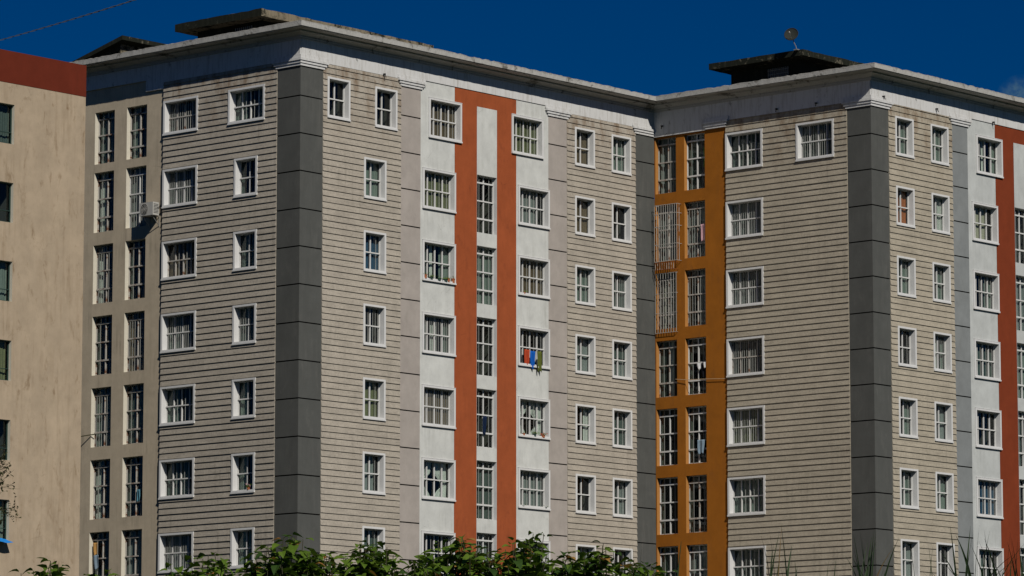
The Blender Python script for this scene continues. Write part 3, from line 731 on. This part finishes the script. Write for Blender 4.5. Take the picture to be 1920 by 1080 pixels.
pot('A2', 7.12, -6.12, .10, .10, M['pot_dark'], 46, 'bushy green plant next to the leftmost clay pot on sill', 2)
pot('A2', 7.55, -6.12, .12, .09, M['pot_dark'], 20, 'low dark planter in the middle of the planted sill', 3)
pot('A2', 7.92, -6.12, .12, .10, M['pot_dark'], 30, 'dark green planter left of the two right-hand clay pots', 4)
pot('A2', 8.10, -6.12, .08, .16, M['terracotta_pot'], 14, 'clay pot with leaves, second from the right end of sill', 5)
pot('A2', 8.37, -6.12, .09, .17, M['terracotta_pot'], 8, 'tall clay pot at the right end of the planted sill', 6)
pot('A2', 12.45, -11.65, .075, .10, M['terracotta_pot'], 8, 'small clay pot at left of the lower sill with three pots', 7)
pot('A2', 13.10, -11.65, .09, .12, M['pot_dark'], 60, 'round green plant in the middle of the lower sill', 8)
pot('A2', 13.58, -11.65, .12, .11, M['terracotta_pot'], 50, 'wide clay pot with red flowers on lower sill', 9, f_or)
pot('A2', 12.50, -6.12, .06, .08, M['terracotta_pot'], 10, 'tiny clay pot on white window sill right of the terracotta strip', 10)
pot('A1', -2.50, -14.42, .07, .10, M['terracotta_pot'], 26, 'small flowering pot on the narrow window sill left of the dark corner', 11, f_pk)
pot('A2', 12.40, -14.43, .05, .07, M['pot_dark'], 8, 'tiny dark pot at the left of a lower white sill', 12)
pot('A2', 13.75, -14.43, .06, .09, M['pot_dark'], 8, 'tiny dark pot at the right of a lower white sill', 13)

# air conditioner on the beige bay
ac = thing('air_conditioner', wp('A1', -7.72, .05, -3.74), 'weathered white air conditioner unit on a bracket beside the beige window bay', 'air conditioner', None, RZ)
m = MB(); m.box(-.36, .36, -.44, -.12, 0, .50, M['ac_white']); body = m.build('body', ac)
m = MB(); cx, cz = -.10, .25
ring = [(cx + .20 * math.cos(a), -.445, cz + .20 * math.sin(a)) for a in [i * math.pi / 12 for i in range(24)]]
m.poly(ring, M['ac_dark'])
for rr in (.20, .15, .10, .05):
    m.tube([(cx + rr * math.cos(i * math.pi / 12), -.452, cz + rr * math.sin(i * math.pi / 12)) for i in range(25)], .006, M['ac_white'], 4)
for i in range(8): a = i * math.pi / 4; m.tube([(cx, -.45, cz), (cx + .2 * math.cos(a), -.45, cz + .2 * math.sin(a))], .005, M['ac_white'], 4)
m.build('fan_guard', ac)
m = MB()
for sx in (-.24, .26):
    m.tube([(sx, -.42, -.02), (sx, 0, -.02)], .016, M['steel']); m.tube([(sx, 0, -.02), (sx, 0, -.42)], .016, M['steel']); m.tube([(sx, -.36, -.02), (sx, 0, -.38)], .014, M['steel'])
m.build('bracket', ac)
m = MB(); m.tube([(.36, -.2, .3), (.42, -.16, .32), (.44, -.08, .5), (.43, -.03, .52), (.44, -.02, .1), (.42, -.02, -.5)], .012, M['black'])
for i in range(7): m.box(.3602, .366, -.40, -.16, .08 + i * .055, .10 + i * .055, M['ac_dark'])
m.build('pipe', ac)

# balcony-like window cages of the ochre bay
def cage(s0, s1, z0, z1, out, bars, hz, label):
    t = thing('window_cage', wp('B1', s0, .04, z0), label, 'window cage', None, RZ); W = s1 - s0; H = z1 - z0; mm = M['grille_rusty']
    m = MB()
    for i in range(bars): x = W * i / (bars - 1); m.tube([(x, -out, 0), (x, -out, H)], .010, M['cage_bar'], 5)
    for z in hz: m.tube([(0, -out, z * H), (W, -out, z * H)], .011, M['cage_bar'], 5)
    m.build('front_bars', t)
    m = MB()
    for x in (0, W):
        for z in hz: m.tube([(x, -out, z * H), (x, 0, z * H)], .012, mm, 5)
        for q in (.5,):
            if out > .15: m.tube([(x, -out * q, 0), (x, -out * q, H)], .011, mm, 5)
    m.build('side_bars', t); return t
cage(-10.66, -9.50, -4.07, -1.77, .30, 11, (0, .30, .62, .84, 1), 'white box-shaped bar cage standing out from an ochre bay window')
cage(-10.80, -9.72, -6.93, -4.52, .09, 9, (0, .33, .66, 1), 'flat white bar cage close to an ochre bay window, below the box-shaped one')
rk = thing('drying_rack', wp('B1', -10.62, .04, -4.40), 'rusty red drying rack under the box-shaped window cage', 'drying rack', None, RZ)
m = MB()
for z in (0, .27): m.tube([(0, -.30, z), (.95, -.30, z), (.95, 0, z)], .012, m_plain('rust_red_metal', (.22, .06, .02, 1), .8, .2), 5)
for i in range(9): m.tube([(i * .118, -.30, 0), (i * .118, -.30, .27)], .010, M['grille_rusty'], 5)
m.build('rails', rk)
m = MB(); m.tube([(-9.80, -.02, -8.85), (-9.2, -.05, -8.92), (-8.2, -.03, -8.96), (-7.2, -.02, -9.02)], .012, fab('rope', (.45, .33, .2)), 5)
tag(m.build('clothesline', None, wp('B1', 0, 0, 0), RZ), 'thin rope stretched across the ochre wall under two windows', 'clothesline')
m = MB(); m.tube([(-11.46, -.35, -11.92), (-11.2, -.15, -11.86), (-10.9, .12, -11.80)], .022, M['twig'], 6)
tag(m.build('broom_stick', None, wp('A1', 0, 0, 0), RZ), 'wooden stick poking out of a beige bay window towards the tan building', 'stick')

# blue awning cloth under the lowest tan-building window
m = MB(); s0, s1_ = -5.1, -3.42; n = 14; bl = fab('blue_tarpaulin', (.02, .22, .62))
for side in (0, 1):
    for j in range(4):
        for i in range(n + 1):
            u = i / n; m.v.append((s0 + (s1_ - s0) * u, -.02 - .12 * j, .0 + .10 - .05 * j + .02 * math.sin(u * 17 + j) + .03 * (u > .9) * 0 - side * .008))
k = m.mi(bl); N = 4 * (n + 1)
for side in (0, 1):
    for j in range(3):
        for i in range(n): a = side * N + j * (n + 1) + i; m.f.append((a, a + 1, a + n + 2, a + n + 1)); m.m.append(k)
for i in range(n): a = 3 * (n + 1) + i; m.f.append((a, a + 1, N + a + 1, N + a)); m.m.append(k)
aw = thing('window_awning', TP + Vector((0, 0, ZO - 17.02)), 'bright blue tarpaulin awning under a tan building window', 'awning')
m.build('cloth', aw)
m = MB()
for s in (-5.0, -3.75): m.tube([(s, 0, .07), (s, -.37, -.06)], .012, M['steel'], 5)
m.build('support_arm', aw)

# satellite dish on the right tank room
dz = ZO + 4.2
ds = thing('satellite_dish', (22.24, -6.0, dz), 'small round satellite dish on the tank room roof of the right wing', 'satellite dish')
m = MB(); rings = 7; n = 24; nrm = Vector((-.86, -.38, .34)).normalized(); a_ = nrm.orthogonal().normalized(); b_ = nrm.cross(a_); ctr = Vector((-.22, .10, .62)); k2 = k = m.mi(m_plain('dark_dish_metal', (.028, .032, .028, 1), .8, .15, .3, 8))  # near-black reflector metal with random tone
for side in (0, 1):
    base = len(m.v); m.v.append(tuple(ctr - nrm * (.06 + side * .008)))
    for r in range(1, rings + 1):
        q = r / rings
        for i in range(n): an = 2 * math.pi * i / n; m.v.append(tuple(ctr + (a_ * math.cos(an) + b_ * math.sin(an)) * .275 * q + nrm * (.06 * (q * q - 1) - side * .008)))
    for i in range(n): m.f.append((base, base + 1 + i, base + 1 + (i + 1) % n)); m.m.append(k2)
    for r in range(rings - 1):
        for i in range(n): p = base + 1 + r * n; m.f.append((p + i, p + n + i, p + n + (i + 1) % n, p + (i + 1) % n)); m.m.append(k2)
m.build('reflector', ds, smooth=True)
m = MB(); m.tube([tuple(ctr + (a_ * math.cos(i * math.pi / 12) + b_ * math.sin(i * math.pi / 12)) * .277) for i in range(25)], .016, M['black'], 6); m.build('rim', ds)
m = MB(); m.tube([(0, 0, 0), (-.02, .01, .12), (-.12, .05, .30), tuple(ctr - nrm * .09)], .018, M['steel'], 6); m.box(-.09, .09, -.09, .09, -.02, .02, M['steel']); m.build('mast', ds)
m = MB(); low = ctr - b_ * .0 + Vector((0, 0, -.26)); m.tube([tuple(ctr + Vector((0.03, 0, -.25))), tuple(ctr + nrm * .28 + Vector((0, 0, -.1)))], .009, M['steel'], 5); m.tube([tuple(ctr + nrm * .26 + Vector((0, 0, -.1))), tuple(ctr + nrm * .33 + Vector((0, 0, -.08)))], .026, M['ac_white'], 8); m.build('feed_arm', ds)

# overhead twisted cable
m = MB(); p0, p1 = Vector((-66.69, -58.88, 13.36)), Vector((-65.54, -60.32, 13.94)); dr = (p1 - p0).normalized(); n = 900
a = dr.orthogonal().normalized(); b = dr.cross(a)
cab = m_plain('aged_cable_sheath', (.07, .075, .07, 1), .8, .2)
for ph in (0, math.pi):
    pts = []
    for i in range(n):
        t = -10 + 24 * i / n; sag = .010 * (t - 2) ** 2 - .01 * 4
        pts.append(p0 + dr * t + Vector((0, 0, sag)) + (a * math.cos(t * 26 + ph) + b * math.sin(t * 26 + ph)) * .007)
    m.tube(pts, .005, cab, 4)
tag(m.build('overhead_cable'), 'thin twisted overhead cable crossing the sky at the upper left', 'cable')

# ================================================================== VEGETATION
def leaf(mb, p, d, up, L, wd, mat, droop):
    """ovate leaf: a folded blade of eight faces that droops towards its tip"""
    d = d.normalized(); s = d.cross(up).normalized(); n = s.cross(d).normalized()
    prof = [(0, .0), (.12, .30), (.34, .50), (.62, .40), (.85, .18), (1.0, 0)]
    c, l, r = [], [], []
    for t, wv in prof:
        q = p + d * (L * t) - Vector((0, 0, 1)) * (droop * L * t * t)
        c.append(q); e = s * (wd * wv); f = n * (wd * wv * .35)
        l.append(q + e + f); r.append(q - e + f)
    k = mb.mi(mat); b0 = len(mb.v); mb.v += [tuple(x) for x in c + l[1:-1] + r[1:-1]]
    C_ = lambda i: b0 + i; L_ = lambda i: b0 + 6 + i - 1; R_ = lambda i: b0 + 10 + i - 1
    fs = [(C_(0), L_(1), C_(1)), (C_(0), C_(1), R_(1))]
    for i in range(1, 4): fs += [(C_(i), L_(i), L_(i + 1), C_(i + 1)), (C_(i), C_(i + 1), R_(i + 1), R_(i))]
    fs += [(C_(4), L_(4), C_(5)), (C_(4), C_(5), R_(4))]
    for f in fs: mb.f.append(f); mb.m.append(k)
VR = Vector((.66, -.75, 0)); VF = Vector((.75, .66, 0))
def shrub(x, y, top, hw, label, seed, shoots=34, base_top=None):
    rnd = random.Random(seed); t = thing('broadleaf_shrub', (x, y, 0), label, 'shrub', 'leafy shrubs along the bottom of the view')
    tw, lv = MB(), MB()
    trunk_h = top - 1.5
    m = MB()
    for i in range(3):
        a = rnd.uniform(0, 6.28); m.tube([(.1 * math.cos(a), .1 * math.sin(a), 0), (.25 * math.cos(a), .25 * math.sin(a), trunk_h * .5), (.3 * math.cos(a), .3 * math.sin(a), trunk_h + .2)], .05, M['twig'], 6, .03)
    m.build('trunk', t)
    for i in range(int(shoots * 1.35)):
        lat = rnd.uniform(-1, 1) * hw; dep = rnd.uniform(-.75, .75); q = 1 - (abs(lat) / hw) ** 2.2 * .30 - dep * dep * .10
        zt = (top - rnd.uniform(0, .16) - (0 if rnd.random() < .3 else rnd.uniform(0, .3))) - (1 - q) * 1.0
        tip = VR * lat + VF * dep + Vector((0, 0, zt))
        if i == 0: tip = Vector((0, 0, top - .03))
        root_ = VR * lat * .35 + VF * dep * .35 + Vector((0, 0, trunk_h - .1))
        bend = VR * rnd.uniform(-.12, .12)
        mid = root_.lerp(tip, .55) + bend; pts = [root_, root_.lerp(mid, .5) + bend * .3, mid, mid.lerp(tip, .5) + bend * .2, tip]
        tw.tube(pts, .014, M['twig'], 5, .004)
        # leaves along the shoot
        nl = rnd.randint(20, 28)
        for j in range(nl):
            f = .22 + .78 * j / (nl - 1); ii = min(3, int(f * 4)); p = pts[ii].lerp(pts[ii + 1], f * 4 - ii)
            az = j * 2.4 + rnd.uniform(-.5, .5); dirv = Vector((math.cos(az), math.sin(az), rnd.uniform(-.15, .55)))
            Ls = rnd.uniform(.12, .205) * (.72 if f > .95 else 1.0)
            r = rnd.random(); mat = M['leaf_old'] if r < .035 else (M['leaf_dark'] if r < .22 else M['leaf'])
            st = p + dirv.normalized() * rnd.uniform(.01, .05)
            leaf(lv, st, dirv, Vector((rnd.uniform(-.35, .35), rnd.uniform(-.35, .35), 1)), Ls, Ls * rnd.uniform(.62, .85), mat, rnd.uniform(.15, .75))
    tw.build('branches', t); lv.build('foliage', t)
    return t
shrub(-75.58, -69.93, 4.77, .46, 'low broadleaf shrub in front of the tan building corner', 1, 20)
shrub(-74.44, -71.24, 4.84, .62, 'broadleaf shrub below the siding windows left of the dark corner', 2, 34)
shrub(-73.86, -71.95, 5.06, .46, 'taller broadleaf shrub right at the foot of the dark corner pilaster', 3, 36)
shrub(-73.29, -72.57, 4.97, .46, 'broadleaf shrub with orange withered leaves below the narrow siding windows', 4, 34)
shrub(-72.64, -73.33, 5.02, .55, 'dense broadleaf shrub at the foot of the terracotta strip', 5, 42)
shrub(-72.10, -73.95, 5.07, .42, 'tallest broadleaf shrub with an upright shoot below the white strip', 6, 36)
shrub(-71.58, -74.52, 4.96, .44, 'broadleaf shrub in front of the siding right of the white strip', 7, 34)
shrub(-71.20, -74.92, 4.70, .30, 'smallest broadleaf shrub below the ochre bay', 8, 18)
shrub(-75.15, -70.42, 4.66, .45, 'sparse low broadleaf shrub below the beige window bay', 9, 12)
def blade(mb, p, az, L, lean, wd, mat, rnd, bendk):
    d = VR * math.cos(az) + VF * math.sin(az); n = 9; prev = None; s = Vector((-d.y, d.x, 0)).normalized()
    # turn the blade a random amount about its axis
    s = (s * math.cos(bendk) + VR * math.sin(bendk)).normalized(); k = mb.mi(mat); b = len(mb.v)
    for i in range(n + 1):
        t = i / n; q = p + Vector((0, 0, 1)) * (L * t * (1 - .18 * lean * t * t)) + d * (L * lean * .55 * t ** 2)
        ww = wd * (min(1, t * 6 + .35)) * (1 - t ** 2.2) + .0008
        mb.v += [tuple(q - s * ww / 2 + d * .15 * ww), tuple(q), tuple(q + s * ww / 2 + d * .15 * ww)]
    for i in range(n):
        o = b + i * 3; mb.f += [(o, o + 1, o + 4, o + 3), (o + 1, o + 2, o + 5, o + 4)]; mb.m += [k, k]
def clump(x, y, top, label, seed, nb=22, spread=.12, width=.02, fan=.55):
    rnd = random.Random(seed); t = thing('tall_grass_clump', (x, y, 0), label, 'grass clump', 'tall cane grass clumps at the lower right')
    m = MB(); m.tube([(0, 0, 0), (.02, 0, top * .4), (.0, .02, top - .85)], .014, M['grass_dry'], 5, .008)
    for i in range(3):
        a = i * 2.1; m.tube([(spread * math.cos(a), spread * math.sin(a), 0), (spread * math.cos(a), spread * math.sin(a), top - 1.0)], .012, M['grass_dry'], 5, .006)
    m.build('stalks', t); m = MB()
    for i in range(nb):
        L = rnd.uniform(.55, 1.0); p = Vector((rnd.uniform(-spread, spread), rnd.uniform(-spread, spread), top - .98 * L - rnd.uniform(0, .35)))
        if i < 3: L = 1.0; p.z = top - .97
        blade(m, p, rnd.choice((0, math.pi)) + rnd.uniform(-.7, .7), L, rnd.uniform(.05, fan) if i > 2 else .12, width * rnd.uniform(.6, 1.3), M['grass_dry'] if rnd.random() < .10 else M['grass_blade'], rnd, rnd.uniform(0, 1.5))
    m.build('blades', t); return t
clump(-82.91, -84.33, 3.83, 'single thin cane grass standing behind the rightmost shrub', 21, 5, .03, .012, .15)
clump(-82.74, -84.53, 3.84, 'small dark grass clump below the ochre bay window', 22, 8, .05, .02, .5)
clump(-82.22, -85.13, 3.96, 'upright cane grass clump below the siding, left of others', 23, 14, .10, .02, .35)
clump(-82.05, -85.33, 3.70, 'short arching cane grass between two upright clumps', 24, 10, .10, .026, 1.0)
clump(-81.78, -85.63, 3.92, 'dense cane grass clump at the foot of the right dark corner pilaster', 25, 26, .14, .022, .6)
clump(-81.52, -85.92, 3.80, 'thin arching cane grass below the narrow windows of the right wing', 26, 9, .10, .010, 1.0)
clump(-81.30, -86.18, 3.96, 'cane grass with broad crossing blades below the cool grey pilaster', 27, 16, .10, .026, 1.0)
clump(-81.09, -86.42, 3.92, 'dense cane grass clump in front of the right terracotta strip', 28, 28, .13, .022, .6)
# bare shrub reaching in at the left edge
def twigs(mb, lv, p, d, L, r, lvl, rnd):
    n = 5; pts = [p]; dd = d.copy()
    for i in range(n):
        dd = (dd + Vector((rnd.uniform(-.3, .3), rnd.uniform(-.3, .3), rnd.uniform(-.22, .26)))).normalized(); pts.append(pts[-1] + dd * L / n)
    mb.tube(pts, r, M['twig'], 4, r * .45)
    if lvl:
        for i in range(1, n + 1):
            for q in range(2 if lvl > 1 else 2):
                nd = (dd + Vector((rnd.uniform(-1, 1), rnd.uniform(-1, 1), rnd.uniform(-.5, .9)))).normalized()
                twigs(mb, lv, pts[i], nd, L * rnd.uniform(.4, .6), r * .5, lvl - 1, rnd)
    else:
        for i in range(1, n + 1):
            for _q in range(2 if rnd.random() < .8 else 0):
                dv = Vector((rnd.uniform(-1, 1), rnd.uniform(-1, 1), rnd.uniform(-.4, 1))); leaf(lv, pts[i], dv, Vector((0.1, 0.2, 1)), .045, .026, M['twig_leaf'], .2)
rnd = random.Random(44)
bs = thing('bare_shrub', (-66.75, -57.50, 0), 'sparse twiggy shrub with dry branches in front of the tan wall at the left edge', 'shrub')
m, lv = MB(), MB(); m.tube([(0, 0, 0), (.1, 0, 2.5), (-.05, .05, 4.6), (0, 0, 6.6)], .05, M['twig'], 7, .02)
for z, L, k in ((6.95, .85, 2), (6.8, 1.0, 2), (6.6, .95, 2), (6.5, 1.0, 2), (6.4, .8, 2), (5.6, .7, 2), (5.5, .75, 2), (5.3, .7, 2)):
    twigs(m, lv, Vector((0, 0, z - .25)) if z < 6.7 else Vector((0, 0, 6.55)), (VR + Vector((0, 0, rnd.uniform(.0, .45)))).normalized(), L, .011, k, rnd)
m.build('branches', bs); lv.build('foliage', bs)
